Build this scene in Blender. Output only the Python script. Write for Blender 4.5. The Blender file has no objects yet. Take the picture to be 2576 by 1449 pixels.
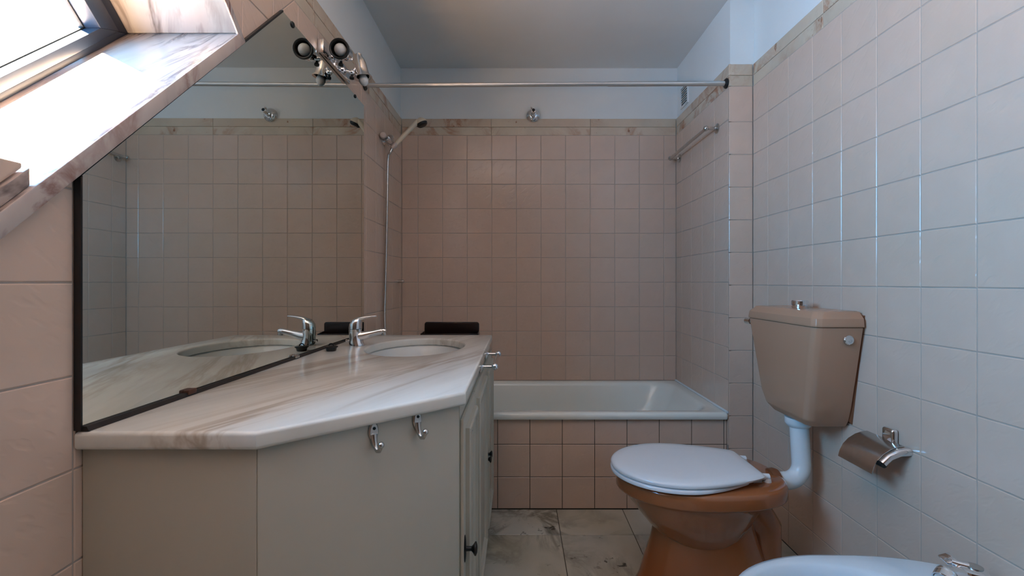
import bpy, bmesh, math, random
from mathutils import Vector, Matrix
random.seed(7)
SC = bpy.context.scene
COL = SC.collection
R = math.radians

# ------------------------------------------------------------------ camera
CAM_H, F_PX, VPX, VPY = 1.048, 1155.0, 1304.0, 710.0
cam = bpy.data.cameras.new('camera')
cam.sensor_fit = 'HORIZONTAL'
cam.sensor_width = 36.0
cam.lens = F_PX / 2576.0 * 36.0
cam.shift_x = -(VPX - 1288.0) / 2576.0
cam.shift_y = (VPY - 724.5) / 2576.0
cam.clip_start = 0.02
camo = bpy.data.objects.new('camera', cam)
camo.location = (0, 0, CAM_H)
camo.rotation_euler = (R(90), 0, 0)
COL.objects.link(camo)
SC.camera = camo

# ------------------------------------------------------------------ light
SKY_COL = (0.205, 0.56, 1.0)
SKY_STR = 23.0
SUN_STR = 690.0
world = bpy.data.worlds.new('sky')
SC.world = world
world.use_nodes = True
bg = world.node_tree.nodes['Background']
bg.inputs['Color'].default_value = (*SKY_COL, 1)
bg.inputs['Strength'].default_value = SKY_STR
sun = bpy.data.lights.new('sun', 'SUN')
sun.energy = SUN_STR
sun.angle = R(0.6)
sun.color = (1.0, 0.80, 0.56)
suno = bpy.data.objects.new('sun', sun)
suno.rotation_euler = Vector((1.0, 1.011, -2.099)).to_track_quat('-Z', 'Y').to_euler()
suno.location = (-3, -4, 6)
COL.objects.link(suno)
vs = SC.view_settings
vs.view_transform = 'Standard'
vs.look = 'None'
vs.gamma = 1.0
vs.use_curve_mapping = False
vs.exposure = 0.24
SC.cycles.diffuse_bounces = 4
SC.cycles.max_bounces = 6
SC.cycles.glossy_bounces = 3
SC.cycles.transmission_bounces = 2
SC.cycles.transparent_max_bounces = 6
SC.cycles.sample_clamp_indirect = 0.0
SC.cycles.use_guiding = True
SC.cycles.guiding_training_samples = 24
SC.cycles.caustics_reflective = False
SC.cycles.caustics_refractive = False

# ------------------------------------------------------------------ room constants
XL, XR, XA = -0.712, 1.073, 0.963      # tile faces: left wall, right wall, alcove right wall
YB, YP, YT = 2.803, 2.100, 2.120       # back wall, pier front, tub apron
YF = -0.80                             # wall behind the camera
ZC = 2.359                             # ceiling
ZT0, ZT1, ZT2 = 1.945, 1.996, 2.047    # marble band
TILE = 0.1496
# window opening in the left wall, a square turned 45 degrees: s runs down the sill, n away from it
P0 = Vector((1.145, 1.668))
SD = Vector((-1, -1)) / math.sqrt(2)
ND = Vector((-1, 1)) / math.sqrt(2)
LS, LN = 1.15, 0.90
XW = -0.966                            # inner face of the window frame
SILL_T, JAMB_T = 0.027, 0.020
def sn(s, n):
    p = P0 + SD * s + ND * n
    return (p.x, p.y)
# daylight comes in through the window opening only: a portal there guides the sampling, it gives no light
pl = bpy.data.lights.new('window_portal', 'AREA')
pl.shape = 'RECTANGLE'
pl.size = LS
pl.size_y = LN
pl.cycles.is_portal = True
plo = bpy.data.objects.new('window_portal', pl)
pc = P0 + SD * LS / 2 + ND * LN / 2
m = Matrix(((0, 0, -1), (SD.x, ND.x, 0), (SD.y, ND.y, 0)))
if m.determinant() < 0:
    m = Matrix(((0, 0, -1), (-SD.x, ND.x, 0), (-SD.y, ND.y, 0)))
plo.matrix_world = Matrix.Translation((-1.10, pc.x, pc.y)) @ m.to_4x4()
COL.objects.link(plo)

# ------------------------------------------------------------------ materials
def srgb(r, g, b):
    f = lambda c: (c / 255 / 12.92) if c / 255 <= 0.04045 else ((c / 255 + 0.055) / 1.055) ** 2.4
    return (f(r), f(g), f(b), 1.0)

class NT:
    def __init__(self, name):
        self.m = bpy.data.materials.new(name)
        self.m.use_nodes = True
        self.t = self.m.node_tree
        self.b = self.t.nodes['Principled BSDF']
    def n(self, typ, **kw):
        nd = self.t.nodes.new(typ)
        for k, v in kw.items():
            if k.startswith('i_'):
                key = k[2:]
                key = int(key) if key.isdigit() else key.replace('_', ' ')
                nd.inputs[key].default_value = v
            else:
                setattr(nd, k, v)
        return nd
    def l(self, a, b):
        self.t.links.new(a, b)
    def ramp(self, fac, stops):
        r = self.t.nodes.new('ShaderNodeValToRGB')
        e = r.color_ramp.elements
        while len(e) < len(stops):
            e.new(0.5)
        for el, (p, c) in zip(e, stops):
            el.position = p
            el.color = c
        self.l(fac, r.inputs['Fac'])
        return r
    def mix(self, fac, a, b, mode='MIX'):
        x = self.t.nodes.new('ShaderNodeMix')
        x.data_type = 'RGBA'
        x.blend_type = mode
        for s, v in (('Factor', fac), ('A', a), ('B', b)):
            ins = [i for i in x.inputs if i.name == s and (i.type == 'RGBA' or s == 'Factor' and i.type == 'VALUE')][0]
            if isinstance(v, (int, float)):
                ins.default_value = v
            elif isinstance(v, tuple):
                ins.default_value = v
            else:
                self.l(v, ins)
        return [o for o in x.outputs if o.type == 'RGBA'][0]
    def coords(self, rand=True, scale=(1, 1, 1), rot=(0, 0, 0), tex=False):
        tc = self.n('ShaderNodeTexCoord')
        mp = self.n('ShaderNodeMapping')
        mp.inputs['Scale'].default_value = scale
        mp.inputs['Rotation'].default_value = rot
        if tex:
            mp.vector_type = 'TEXTURE'
        if rand:
            oi = self.n('ShaderNodeObjectInfo')
            mu = self.n('ShaderNodeVectorMath', operation='SCALE')
            cb = self.n('ShaderNodeCombineXYZ')
            self.l(oi.outputs['Random'], cb.inputs[0])
            m2 = self.n('ShaderNodeMath', operation='MULTIPLY', i_1=7.31)
            self.l(oi.outputs['Random'], m2.inputs[0])
            self.l(m2.outputs[0], cb.inputs[1])
            self.l(oi.outputs['Random'], cb.inputs[2])
            self.l(cb.outputs[0], mu.inputs[0])
            mu.inputs['Scale'].default_value = 37.0
            ad = self.n('ShaderNodeVectorMath', operation='ADD')
            self.l(tc.outputs['Object'], ad.inputs[0])
            self.l(mu.outputs[0], ad.inputs[1])
            self.l(ad.outputs[0], mp.inputs['Vector'])
        else:
            self.l(tc.outputs['Object'], mp.inputs['Vector'])
        return mp.outputs['Vector']
    def noise(self, vec, scale, detail=4, rough=0.55, dist=0.0):
        nd = self.n('ShaderNodeTexNoise')
        nd.inputs['Scale'].default_value = scale
        nd.inputs['Detail'].default_value = detail
        nd.inputs['Roughness'].default_value = rough
        nd.inputs['Distortion'].default_value = dist
        self.l(vec, nd.inputs['Vector'])
        return nd.outputs['Fac']
    def bump(self, h, strength, dist):
        bp = self.n('ShaderNodeBump')
        bp.inputs['Strength'].default_value = strength
        bp.inputs['Distance'].default_value = dist
        self.l(h, bp.inputs['Height'])
        self.l(bp.outputs['Normal'], self.b.inputs['Normal'])

def simple(name, col, rough=0.4, metal=0.0, spec=0.5, var=0.04, vscale=9.0, coat=0.0):
    q = NT(name)
    q.b.inputs['Roughness'].default_value = rough
    q.b.inputs['Metallic'].default_value = metal
    q.b.inputs['Specular IOR Level'].default_value = spec
    q.b.inputs['Coat Weight'].default_value = coat
    q.b.inputs['Coat Roughness'].default_value = 0.05
    v = q.coords(False)
    nz = q.noise(v, vscale, 2)
    d = tuple(c * (1 - var) for c in col[:3]) + (1,)
    u = tuple(min(1, c * (1 + var)) for c in col[:3]) + (1,)
    r = q.ramp(nz, [(0.3, d), (0.7, u)])
    q.l(r.outputs['Color'], q.b.inputs['Base Color'])
    return q.m

def tile_mat():
    q = NT('pink_glazed_tile')
    v = q.coords(True, (1, 1, 1))
    oi = q.n('ShaderNodeObjectInfo')
    base = q.ramp(oi.outputs['Random'], [(0.0, srgb(216, 188, 168)), (0.5, srgb(219, 190, 171)), (1.0, srgb(217, 190, 171))])
    cl = q.noise(v, 14, 1)
    c2 = q.ramp(cl, [(0.35, (0.965, 0.96, 0.955, 1)), (0.7, (1, 1, 1, 1))])
    c = q.mix(0.8, base.outputs['Color'], c2.outputs['Color'], 'MULTIPLY')
    q.l(c, q.b.inputs['Base Color'])
    q.b.inputs['Roughness'].default_value = 0.17
    q.b.inputs['Specular IOR Level'].default_value = 0.5
    # shallow slanting dents pressed into the glaze
    vd = q.coords(True, (1, 1, 1), (R(35), R(35), R(20)))
    st = q.n('ShaderNodeMapping')
    st.inputs['Scale'].default_value = (24, 24, 70)
    q.l(vd, st.inputs['Vector'])
    d = q.noise(st.outputs['Vector'], 1.0, 1, 0.5, 0.0)
    dr = q.ramp(d, [(0.30, (0, 0, 0, 1)), (0.44, (1, 1, 1, 1))])
    q.bump(dr.outputs['Color'], 0.30, 0.0012)
    return q.m

def marble(name, base, vein, vein2, scale=(1, 1, 1), rot=(0, 0, 0), vs_=6.0, amount=0.5, spots=None, rough=0.2, rand=True, tex=False, dist=1.2):
    q = NT(name)
    v = q.coords(rand, scale, rot, tex)
    w = q.noise(v, vs_ * 0.5, 5, 0.6, dist)
    a = q.n('ShaderNodeMath', operation='SUBTRACT', i_1=0.5)
    q.l(w, a.inputs[0])
    ab = q.n('ShaderNodeMath', operation='ABSOLUTE')
    q.l(a.outputs[0], ab.inputs[0])
    vr = q.ramp(ab.outputs[0], [(0.0, (1, 1, 1, 1)), (0.05 + 0.08 * amount, (0, 0, 0, 1))])
    mask = q.noise(v, vs_ * 0.35, 2)
    mr = q.ramp(mask, [(0.42, (0, 0, 0, 1)), (0.66, (1, 1, 1, 1))])
    f = q.mix(1.0, vr.outputs['Color'], mr.outputs['Color'], 'MULTIPLY')
    cl = q.noise(v, vs_ * 0.8, 4)
    clr = q.ramp(cl, [(0.3, tuple(c * 0.86 for c in base[:3]) + (1,)), (0.65, base)])
    tint = q.noise(v, vs_ * 0.25, 3)
    tr = q.ramp(tint, [(0.42, (0, 0, 0, 1)), (0.75, (amount, amount, amount, 1))])
    c = q.mix(tr.outputs['Color'], clr.outputs['Color'], vein2)
    c = q.mix(f, c, vein)
    if spots:
        sp = q.noise(v, vs_ * 4.2, 3, 0.5, 0.4)
        spr = q.ramp(sp, [(0.62, (0, 0, 0, 1)), (0.70, (1, 1, 1, 1))])
        sm = q.noise(v, vs_ * 0.7, 1)
        smr = q.ramp(sm, [(0.48, (0, 0, 0, 1)), (0.62, (0.9, 0.9, 0.9, 1))])
        g = q.mix(1.0, spr.outputs['Color'], smr.outputs['Color'], 'MULTIPLY')
        c = q.mix(g, c, spots)
    q.l(c, q.b.inputs['Base Color'])
    q.b.inputs['Roughness'].default_value = rough
    return q.m

M = {}
M['tile'] = tile_mat()
M['grout'] = simple('grout', srgb(186, 170, 158), 0.8, var=0.10, vscale=14)
M['grout_dark'] = simple('floor_grout', srgb(70, 62, 50), 0.9, var=0.2, vscale=14)
M['plaster'] = simple('white_wall_paint', srgb(235, 237, 236), 0.65, var=0.015, vscale=4)
M['ceiling'] = simple('ceiling_paint', srgb(228, 228, 226), 0.8, var=0.02, vscale=3)
M['band'] = marble('rose_band_marble', srgb(216, 200, 178), srgb(176, 122, 90), srgb(212, 170, 146), (1, 1, 1), (0.4, 0.3, 0.2), 8, 0.35, srgb(150, 95, 62))
M['sill'] = marble('rose_sill_marble', srgb(196, 178, 168), srgb(78, 58, 58), srgb(176, 140, 128), (0.5, 2.2, 1.0), (R(45), 0, R(-14)), 13, 0.22, None, 0.16, True, True)
M['jamb'] = marble('rose_jamb_marble', srgb(124, 128, 130), srgb(44, 34, 30), srgb(132, 106, 94), (0.6, 0.7, 2.4), (R(45), R(25), 0), 14, 0.5, None, 0.16, True, True, 0.5)  # same stone as the sill, base darkened against the sunlit sill's bounce
M['sill_edge'] = marble('rose_marble_polished_edge', srgb(200, 185, 176), srgb(125, 72, 62), srgb(165, 115, 105), (1, 2.2, 1), (R(45), 0, 0), 12, 0.7, None, 0.2)
M['counter'] = marble('cream_counter_marble', srgb(238, 236, 228), srgb(194, 183, 168), srgb(231, 222, 209), (5.0, 0.55, 1), (0, 0, R(66)), 9.0, 0.16, None, 0.17, False, True, 0.3)
M['floor'] = marble('white_floor_marble', srgb(205, 200, 188), srgb(110, 105, 92), srgb(178, 160, 118), (1, 1, 1), (0, 0, 0.6), 7, 0.5, srgb(62, 56, 44), 0.25)
M['plinth'] = marble('plinth_marble', srgb(150, 138, 112), srgb(70, 60, 45), srgb(120, 104, 78), (1, 1, 1), (0, 0, 0.6), 9, 0.6, srgb(50, 42, 30), 0.35)
M['enamel'] = simple('white_enamel', srgb(236, 238, 231), 0.12, var=0.01, coat=0.4)
M['porcelain'] = simple('pale_blue_white_porcelain', srgb(208, 218, 226), 0.10, var=0.01, coat=0.4)
M['basin'] = simple('white_basin_porcelain', srgb(222, 224, 222), 0.10, var=0.01)
M['seat'] = simple('white_seat_plastic', srgb(226, 228, 232), 0.16, var=0.008)
M['pipe'] = simple('white_pipe_plastic', srgb(226, 230, 232), 0.25, var=0.02)
M['brown'] = simple('caramel_porcelain', srgb(160, 94, 55), 0.10, var=0.03, vscale=5, coat=0.5)
M['brown_p'] = simple('caramel_plastic', srgb(182, 140, 113), 0.22, var=0.02, vscale=6)
M['rubber_brown'] = simple('brown_rubber', srgb(120, 72, 44), 0.5)
M['cabinet'] = simple('white_cabinet_lacquer', srgb(190, 184, 170), 0.38, var=0.015, vscale=4)
M['chrome'] = simple('chrome', (0.80, 0.80, 0.82, 1), 0.07, 1.0, var=0.01)
M['steel'] = simple('brushed_steel', (0.56, 0.54, 0.52, 1), 0.24, 1.0, var=0.05, vscale=60)
M['rod'] = simple('satin_aluminium', (0.66, 0.66, 0.65, 1), 0.30, 1.0, var=0.02)
M['black'] = simple('black_plastic', srgb(22, 20, 20), 0.35, var=0.1)
M['blackmetal'] = simple('black_iron', srgb(18, 17, 17), 0.42, var=0.1)
M['darkbrown'] = simple('dark_brown_plastic', srgb(36, 20, 17), 0.28, var=0.1)
M['rust'] = simple('rusty_clip', srgb(96, 62, 48), 0.5, 0.3, var=0.3, vscale=80)
M['rubber'] = simple('dark_mirror_seal', srgb(40, 32, 27), 0.55, var=0.2, vscale=20)
M['frame'] = simple('anthracite_aluminium', srgb(24, 34, 50), 0.38, 0.1, var=0.04)
M['frame_gap'] = simple('black_window_gasket', srgb(14, 16, 20), 0.6)
M['ivory'] = simple('ivory_plastic', srgb(224, 208, 184), 0.3, var=0.02)
M['knobpink'] = simple('pale_pink_plastic', srgb(206, 184, 172), 0.3, var=0.02)
M['bulb'] = simple('frosted_bulb_glass', srgb(226, 226, 224), 0.35, var=0.01)
M['dark_rear_wall'] = simple('rear_wall_dark_tone', srgb(92, 66, 48), 0.7, var=0.02)  # made-up dark tone, keeps light from bouncing back off the rear wall
M['screw'] = simple('screw_dark', srgb(45, 43, 42), 0.4, 0.8)

def mirror_mat():
    q = NT('silvered_mirror')
    v = q.coords(False)
    nz = q.noise(v, 2.2, 3)
    r = q.ramp(nz, [(0.35, (0.82, 0.865, 0.81, 1)), (0.7, (0.85, 0.89, 0.84, 1))])
    q.l(r.outputs['Color'], q.b.inputs['Base Color'])
    q.b.inputs['Metallic'].default_value = 1.0
    q.b.inputs['Roughness'].default_value = 0.012
    return q.m
M['mirror'] = mirror_mat()

def glass_mat():
    q = NT('window_glass')
    t = q.t
    tr = t.nodes.new('ShaderNodeBsdfTransparent')
    tr.inputs['Color'].default_value = (0.95, 0.97, 0.97, 1)
    gl = t.nodes.new('ShaderNodeBsdfGlossy')
    gl.inputs['Roughness'].default_value = 0.02
    lw = t.nodes.new('ShaderNodeLayerWeight')      # facing weight: the same for both sides of the pane
    pw = q.n('ShaderNodeMath', operation='POWER', i_1=5.0)
    fr = q.n('ShaderNodeMath', operation='MULTIPLY_ADD', i_1=0.9, i_2=0.03)
    mx = t.nodes.new('ShaderNodeMixShader')
    q.l(lw.outputs['Facing'], pw.inputs[0])
    q.l(pw.outputs[0], fr.inputs[0])
    q.l(fr.outputs[0], mx.inputs[0])
    q.l(tr.outputs[0], mx.inputs[1])
    q.l(gl.outputs[0], mx.inputs[2])
    q.l(mx.outputs[0], t.nodes['Material Output'].inputs['Surface'])
    return q.m
M['glass'] = glass_mat()

# ------------------------------------------------------------------ mesh helpers
class MB:
    def __init__(self):
        self.v = []
        self.f = []
    def add(self, vs, fs):
        o = len(self.v)
        self.v += [Vector(p) for p in vs]
        self.f += [tuple(i + o for i in f) for f in fs]
        return self
    def box(self, x0, x1, y0, y1, z0, z1):
        vs = [(x, y, z) for x in (x0, x1) for y in (y0, y1) for z in (z0, z1)]
        return self.add(vs, [(0, 1, 3, 2), (4, 6, 7, 5), (0, 4, 5, 1), (2, 3, 7, 6), (0, 2, 6, 4), (1, 5, 7, 3)])
    def rings(self, rings, cap0=True, cap1=True):
        n = len(rings[0])
        vs = [p for r in rings for p in r]
        fs = []
        for k in range(len(rings) - 1):
            for i in range(n):
                j = (i + 1) % n
                fs.append((k * n + i, k * n + j, (k + 1) * n + j, (k + 1) * n + i))
        if cap0:
            fs.append(tuple(reversed(range(n))))
        if cap1:
            b = (len(rings) - 1) * n
            fs.append(tuple(b + i for i in range(n)))
        return self.add(vs, fs)
    def prism_x(self, pts, x0, x1):            # polygon in (y, z) pushed along x
        return self.rings([[(x0, a, b) for a, b in pts], [(x1, a, b) for a, b in pts]])
    def prism_z(self, pts, z0, z1):
        return self.rings([[(a, b, z0) for a, b in pts], [(a, b, z1) for a, b in pts]])
    def tube(self, path, rad, n=12, caps=True):
        path = [Vector(p) for p in path]
        rad = rad if isinstance(rad, (list, tuple)) else [rad] * len(path)
        t0 = (path[1] - path[0]).normalized()
        up = Vector((0, 0, 1)) if abs(t0.z) < 0.9 else Vector((1, 0, 0))
        a = t0.cross(up).normalized()
        rings = []
        for i, p in enumerate(path):
            if i == 0:
                t = t0
            elif i == len(path) - 1:
                t = (path[i] - path[i - 1]).normalized()
            else:
                t = ((path[i + 1] - path[i]).normalized() + (path[i] - path[i - 1]).normalized()).normalized()
            a = (a - t * a.dot(t)).normalized()
            b = t.cross(a)
            rings.append([p + (a * math.cos(k * 2 * math.pi / n) + b * math.sin(k * 2 * math.pi / n)) * rad[i] for k in range(n)])
        return self.rings(rings, caps, caps)
    def lathe(self, org, axis, prof, n=24, cap0=True, cap1=True):   # prof: (distance along axis, radius)
        org, axis = Vector(org), Vector(axis).normalized()
        up = Vector((0, 0, 1)) if abs(axis.z) < 0.9 else Vector((1, 0, 0))
        a = axis.cross(up).normalized()
        b = axis.cross(a)
        rings = [[org + axis * h + (a * math.cos(k * 2 * math.pi / n) + b * math.sin(k * 2 * math.pi / n)) * max(r, 1e-5)
                  for k in range(n)] for h, r in prof]
        return self.rings(rings, cap0, cap1)
    def ball(self, c, r, n=16, m_=10, sc=(1, 1, 1)):
        c = Vector(c)
        rings = []
        for i in range(m_ + 1):
            t = math.pi * i / m_
            rr = max(r * math.sin(t), 1e-5)
            rings.append([c + Vector((rr * math.cos(k * 2 * math.pi / n) * sc[0], rr * math.sin(k * 2 * math.pi / n) * sc[1], -r * math.cos(t) * sc[2])) for k in range(n)])
        return self.rings(rings)

def finish(me, smooth, ang=32):
    if smooth:
        me.polygons.foreach_set('use_smooth', [True] * len(me.polygons))
        me.set_sharp_from_angle(angle=R(ang))

def mesh(name, mb, mat, off=(0, 0, 0), bevel=0, seg=2, smooth=True, ang=32, bang=30):
    off = Vector(off)
    me = bpy.data.meshes.new(name)
    me.from_pydata([v - off for v in mb.v], [], mb.f)
    bm = bmesh.new()
    bm.from_mesh(me)
    bmesh.ops.recalc_face_normals(bm, faces=bm.faces)
    if bevel:
        ed = [e for e in bm.edges if len(e.link_faces) == 2 and e.calc_face_angle(0) > R(bang)]
        bmesh.ops.bevel(bm, geom=ed, offset=bevel, segments=seg, affect='EDGES', profile=0.5, clamp_overlap=True)
    bm.to_mesh(me)
    bm.free()
    me.materials.append(mat)
    finish(me, smooth, ang)
    return me

def root_of(o):
    w = Vector((0, 0, 0))
    while o is not None:
        w += o.location
        o = o.parent
    return w

def obj(name, mb, mat, parent=None, bevel=0, label=None, **kw):
    off = root_of(parent)
    me = mesh(name, mb, mat if not isinstance(mat, str) else M[mat], off, bevel, **kw)
    o = bpy.data.objects.new(name, me)
    COL.objects.link(o)
    o.parent = parent
    if label:
        o['label'] = label
    return o

def thing(name, label, cat, loc, group=None):
    o = bpy.data.objects.new(name, None)
    o.empty_display_size = 0.05
    o.location = loc
    COL.objects.link(o)
    o['label'] = label
    o['category'] = cat
    if group:
        o['group'] = group
    return o

def struct(name, mb, mat, label, cat='wall', **kw):
    o = obj(name, mb, mat, None, **kw)
    o['kind'] = 'structure'
    o['label'] = label
    o['category'] = cat
    return o

def single(name, mb, mat, label, cat, group=None, **kw):
    o = obj(name, mb, mat, None, **kw)
    o['label'] = label
    o['category'] = cat
    if group:
        o['group'] = group
    return o

# ---- polygon clipping in 2D for tiles that are cut
def clip(poly, a, b, c):                        # keep a*u + b*v <= c
    out = []
    for i in range(len(poly)):
        p, q = poly[i], poly[(i + 1) % len(poly)]
        dp, dq = a * p[0] + b * p[1] - c, a * q[0] + b * q[1] - c
        if dp <= 0:
            out.append(p)
        if (dp < 0 < dq) or (dq < 0 < dp):
            t = dp / (dp - dq)
            out.append((p[0] + (q[0] - p[0]) * t, p[1] + (q[1] - p[1]) * t))
    return out

def outside(poly, hole):                        # pieces of poly outside a convex hole given as half-planes (a, b, c): inside is <= c
    res = []
    cur = poly
    for a, b, c in hole:
        p = clip(cur, -a, -b, -c)
        if len(p) > 2:
            res.append(p)
        cur = clip(cur, a, b, c)
        if len(cur) < 3:
            break
    return res

def area(p):
    return abs(sum(p[i][0] * p[(i + 1) % len(p)][1] - p[(i + 1) % len(p)][0] * p[i][1] for i in range(len(p)))) / 2

def inset(poly, d):                             # shrink a convex polygon
    n = len(poly)
    sgn = 1 if sum(poly[i][0] * poly[(i + 1) % n][1] - poly[(i + 1) % n][0] * poly[i][1] for i in range(n)) > 0 else -1
    lines = []
    for i in range(n):
        p, q = poly[i], poly[(i + 1) % n]
        ux, uy = q[0] - p[0], q[1] - p[1]
        L = math.hypot(ux, uy)
        if L < 1e-6:
            continue
        nx, ny = -uy / L * sgn, ux / L * sgn
        lines.append((nx, ny, nx * p[0] + ny * p[1] + d))
    out = poly
    for nx, ny, c in lines:
        out = clip(out, -nx, -ny, -c)
        if len(out) < 3:
            return []
    return out

TCACHE = {}
def place_piece(parent, wid, fr, poly, thick, mat, name='tile', gap=0.0013, cham=0.0016):
    """one tile: polygon in wall coordinates (u, v); fr(u, v, h) -> world, h = height above the bed"""
    p = inset(poly, gap)
    if len(p) < 3 or area(p) < 2e-5:
        return None
    cu = sum(a for a, _ in p) / len(p)
    cv = sum(b for _, b in p) / len(p)
    key = (wid, name, tuple((round(a - cu, 4), round(b - cv, 4)) for a, b in p))
    me = TCACHE.get(key)
    c = fr(cu, cv, 0)
    if me is None:
        top = inset(p, cham)
        mb = MB()
        if len(top) == len(p):
            # align start vertex of the inset ring with the outer ring
            k = min(range(len(top)), key=lambda i: (top[i][0] - p[0][0]) ** 2 + (top[i][1] - p[0][1]) ** 2)
            top = top[k:] + top[:k]
            rings = [[fr(a, b, 0) for a, b in p], [fr(a, b, thick - cham * 0.8) for a, b in p], [fr(a, b, thick) for a, b in top]]
        else:
            rings = [[fr(a, b, 0) for a, b in p], [fr(a, b, thick) for a, b in p]]
        mb.rings(rings)
        me = mesh(name, mb, M[mat], c, smooth=False)
        TCACHE[key] = me
    o = bpy.data.objects.new(name, me)
    o.parent = parent
    o.location = c - root_of(parent)
    COL.objects.link(o)
    return o

TH = 0.0055                                     # tile thickness above its bed
def tile_field(parent, wid, fr, us, vs_, hole=None, skip=None, mat='tile', thick=TH, name='tile', **kw):
    for i in range(len(us) - 1):
        for j in range(len(vs_) - 1):
            rect = [(us[i], vs_[j]), (us[i + 1], vs_[j]), (us[i + 1], vs_[j + 1]), (us[i], vs_[j + 1])]
            if abs(us[i + 1] - us[i]) < 0.008 or abs(vs_[j + 1] - vs_[j]) < 0.008:
                continue
            if skip and skip((us[i] + us[i + 1]) / 2, (vs_[j] + vs_[j + 1]) / 2, us[i], us[i + 1], vs_[j], vs_[j + 1]):
                continue
            for p in (outside(rect, hole) if hole else [rect]):
                place_piece(parent, wid, fr, p, thick, mat, name, **kw)

def lattice(lo, hi, at_, step=TILE):
    k = math.ceil((lo - at_) / step + 1e-6)
    out = [lo]
    x = at_ + k * step
    while x < hi - 1e-6:
        if x > lo + 1e-6:
            out.append(x)
        x += step
    out.append(hi)
    return out

# wall frames: bed plane lies TH behind the tile face, h grows into the room
fr_left = lambda u, v, h: Vector((XL - TH + h, u, v))
fr_right = lambda u, v, h: Vector((XR + TH - h, u, v))
fr_alc = lambda u, v, h: Vector((XA + TH - h, u, v))
fr_back = lambda u, v, h: Vector((u, YB + TH - h, v))
fr_pier = lambda u, v, h: Vector((u, YP + TH - h, v))
fr_apron = lambda u, v, h: Vector((u, YT + TH - h, v))
fr_floor = lambda u, v, h: Vector((u, v, -TH + h))
PROUD = 0.0018                                   # tile face stands this far over the grout

# hole in the tiling for window with its marble lining, half-planes in (y, z)
def hp(pt, nrm):
    return (nrm.x, nrm.y, nrm.dot(pt))
HOLE = [hp(P0 - ND * SILL_T, -ND), hp(P0 - SD * JAMB_T, -SD), hp(P0 + SD * (LS + JAMB_T), SD), hp(P0 + ND * (LN + JAMB_T), ND)]

# ------------------------------------------------------------------ setting
ROWS = [TILE * k for k in range(13)] + [ZT0]
ROWS_R = [0.0] + [TILE * k - 0.013 for k in range(1, 13)] + [ZT0]
WT = 0.12                                        # wall thickness

# floor
fl = struct('floor', MB().box(XL - 0.1, XR + 0.1, YF - 0.1, YB + 0.1, -0.12, -PROUD - 0.001), 'grout_dark', 'veined white marble tiled bathroom floor', 'floor')
fx = [XL] + [0.1757 + 0.305 * k for k in range(-2, 3)] + [XR]
fy = lattice(YF, YT, 1.906, 0.305)
tile_field(fl, 'floor', fr_floor, fx, fy, mat='floor', name='floor_tile', gap=0.0013)
# ceiling
struct('ceiling', MB().box(XL - 0.4, XR + 0.2, YF - 0.1, YB + 0.1, ZC, ZC + 0.1), 'ceiling', 'flat grey-white painted ceiling above the marble band', 'ceiling')

def wall_back():
    w = struct('wall_back', MB().box(XL - 0.1, XR + 0.1, YB + 0.010, YB + WT, 0, ZC), 'plaster', 'pink tiled back wall behind the bathtub, white painted above')
    g = obj('grout_bed', MB().box(XL - 0.005, XA + 0.005, YB + PROUD, YB + 0.0101, 0, ZT0 + 0.001), 'grout', w, smooth=False)
    us = lattice(XL, XA, -0.4636, 0.1503)
    tile_field(w, 'back', fr_back, us, [z for z in ROWS if z > 0.29])
wall_back()

def wall_right():
    w = struct('wall_right', MB().box(XR + 0.010, XR + WT, YF - 0.1, YP + 0.5, 0, ZC), 'plaster', 'pink tiled right wall beside the cistern, white painted above')
    obj('grout_bed', MB().box(XR + PROUD, XR + 0.0101, YF, YP, 0, ZT0 + 0.001), 'grout', w, smooth=False)
    us = lattice(YF, YP, 1.9734, 0.1497)
    tile_field(w, 'right', fr_right, us, ROWS_R)
wall_right()

def wall_pier():
    w = struct('wall_pier', MB().box(XA + 0.010, XR + 0.10, YP + 0.010, YB + 0.06, 0, ZC), 'plaster', 'narrow tiled pier between right wall and bathtub alcove')
    obj('grout_bed', MB().box(XA + PROUD, XR, YP + PROUD, YP + 0.0101, 0, ZT0 + 0.001).box(XA + PROUD, XA + 0.0101, YP + PROUD, YB, 0, ZT0 + 0.001), 'grout', w, smooth=False)
    tile_field(w, 'pier', fr_pier, [XA, XR], ROWS_R)
    us = lattice(YP + 0.006, YB, 2.107, TILE)
    tile_field(w, 'alcove', fr_alc, us, [z for z in ROWS if z > 0.29])
wall_pier()

def wall_left():
    mb = MB()
    for p in outside([(YF - 0.1, 0), (YB + 0.1, 0), (YB + 0.1, ZC), (YF - 0.1, ZC)], HOLE):
        mb.prism_x(p, XL - 0.010, -1.13)
    w = struct('wall_left', mb, 'plaster', 'pink tiled left wall with the turned window, white painted above', smooth=False)
    mg = MB()
    for p in outside([(YF, 0), (YB, 0), (YB, ZT0 + 0.001), (YF, ZT0 + 0.001)], HOLE):
        mg.prism_x(p, XL - PROUD, XL - 0.0101)
    obj('grout_bed', mg, 'grout', w, smooth=False)
    def skip(cu, cv, u0, u1, v0, v1):            # behind the mirror or the cabinet nothing of it shows
        if u0 > 0.76 and u1 < 2.09 and v1 < 0.80:
            return True
        return u0 > 0.78 and u1 < 2.09 and v1 < min(1.80, u0 + 0.46) and v0 > 0.79
    us = [y for y in lattice(YF, 2.147, 0.735, TILE) if y < 2.12] + [2.147 + 0.15 * k for k in range(5)] + [YB]
    tile_field(w, 'left', fr_left, us, ROWS, HOLE, skip)
wall_left()

struct('wall_front', MB().box(XL - 0.1, XR + 0.1, YF - WT, YF, 0, ZC), 'dark_rear_wall', 'unseen wall behind the viewpoint, darkened to cut bounced light')  # out of view; its dark finish is added to hold down bounced light

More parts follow.
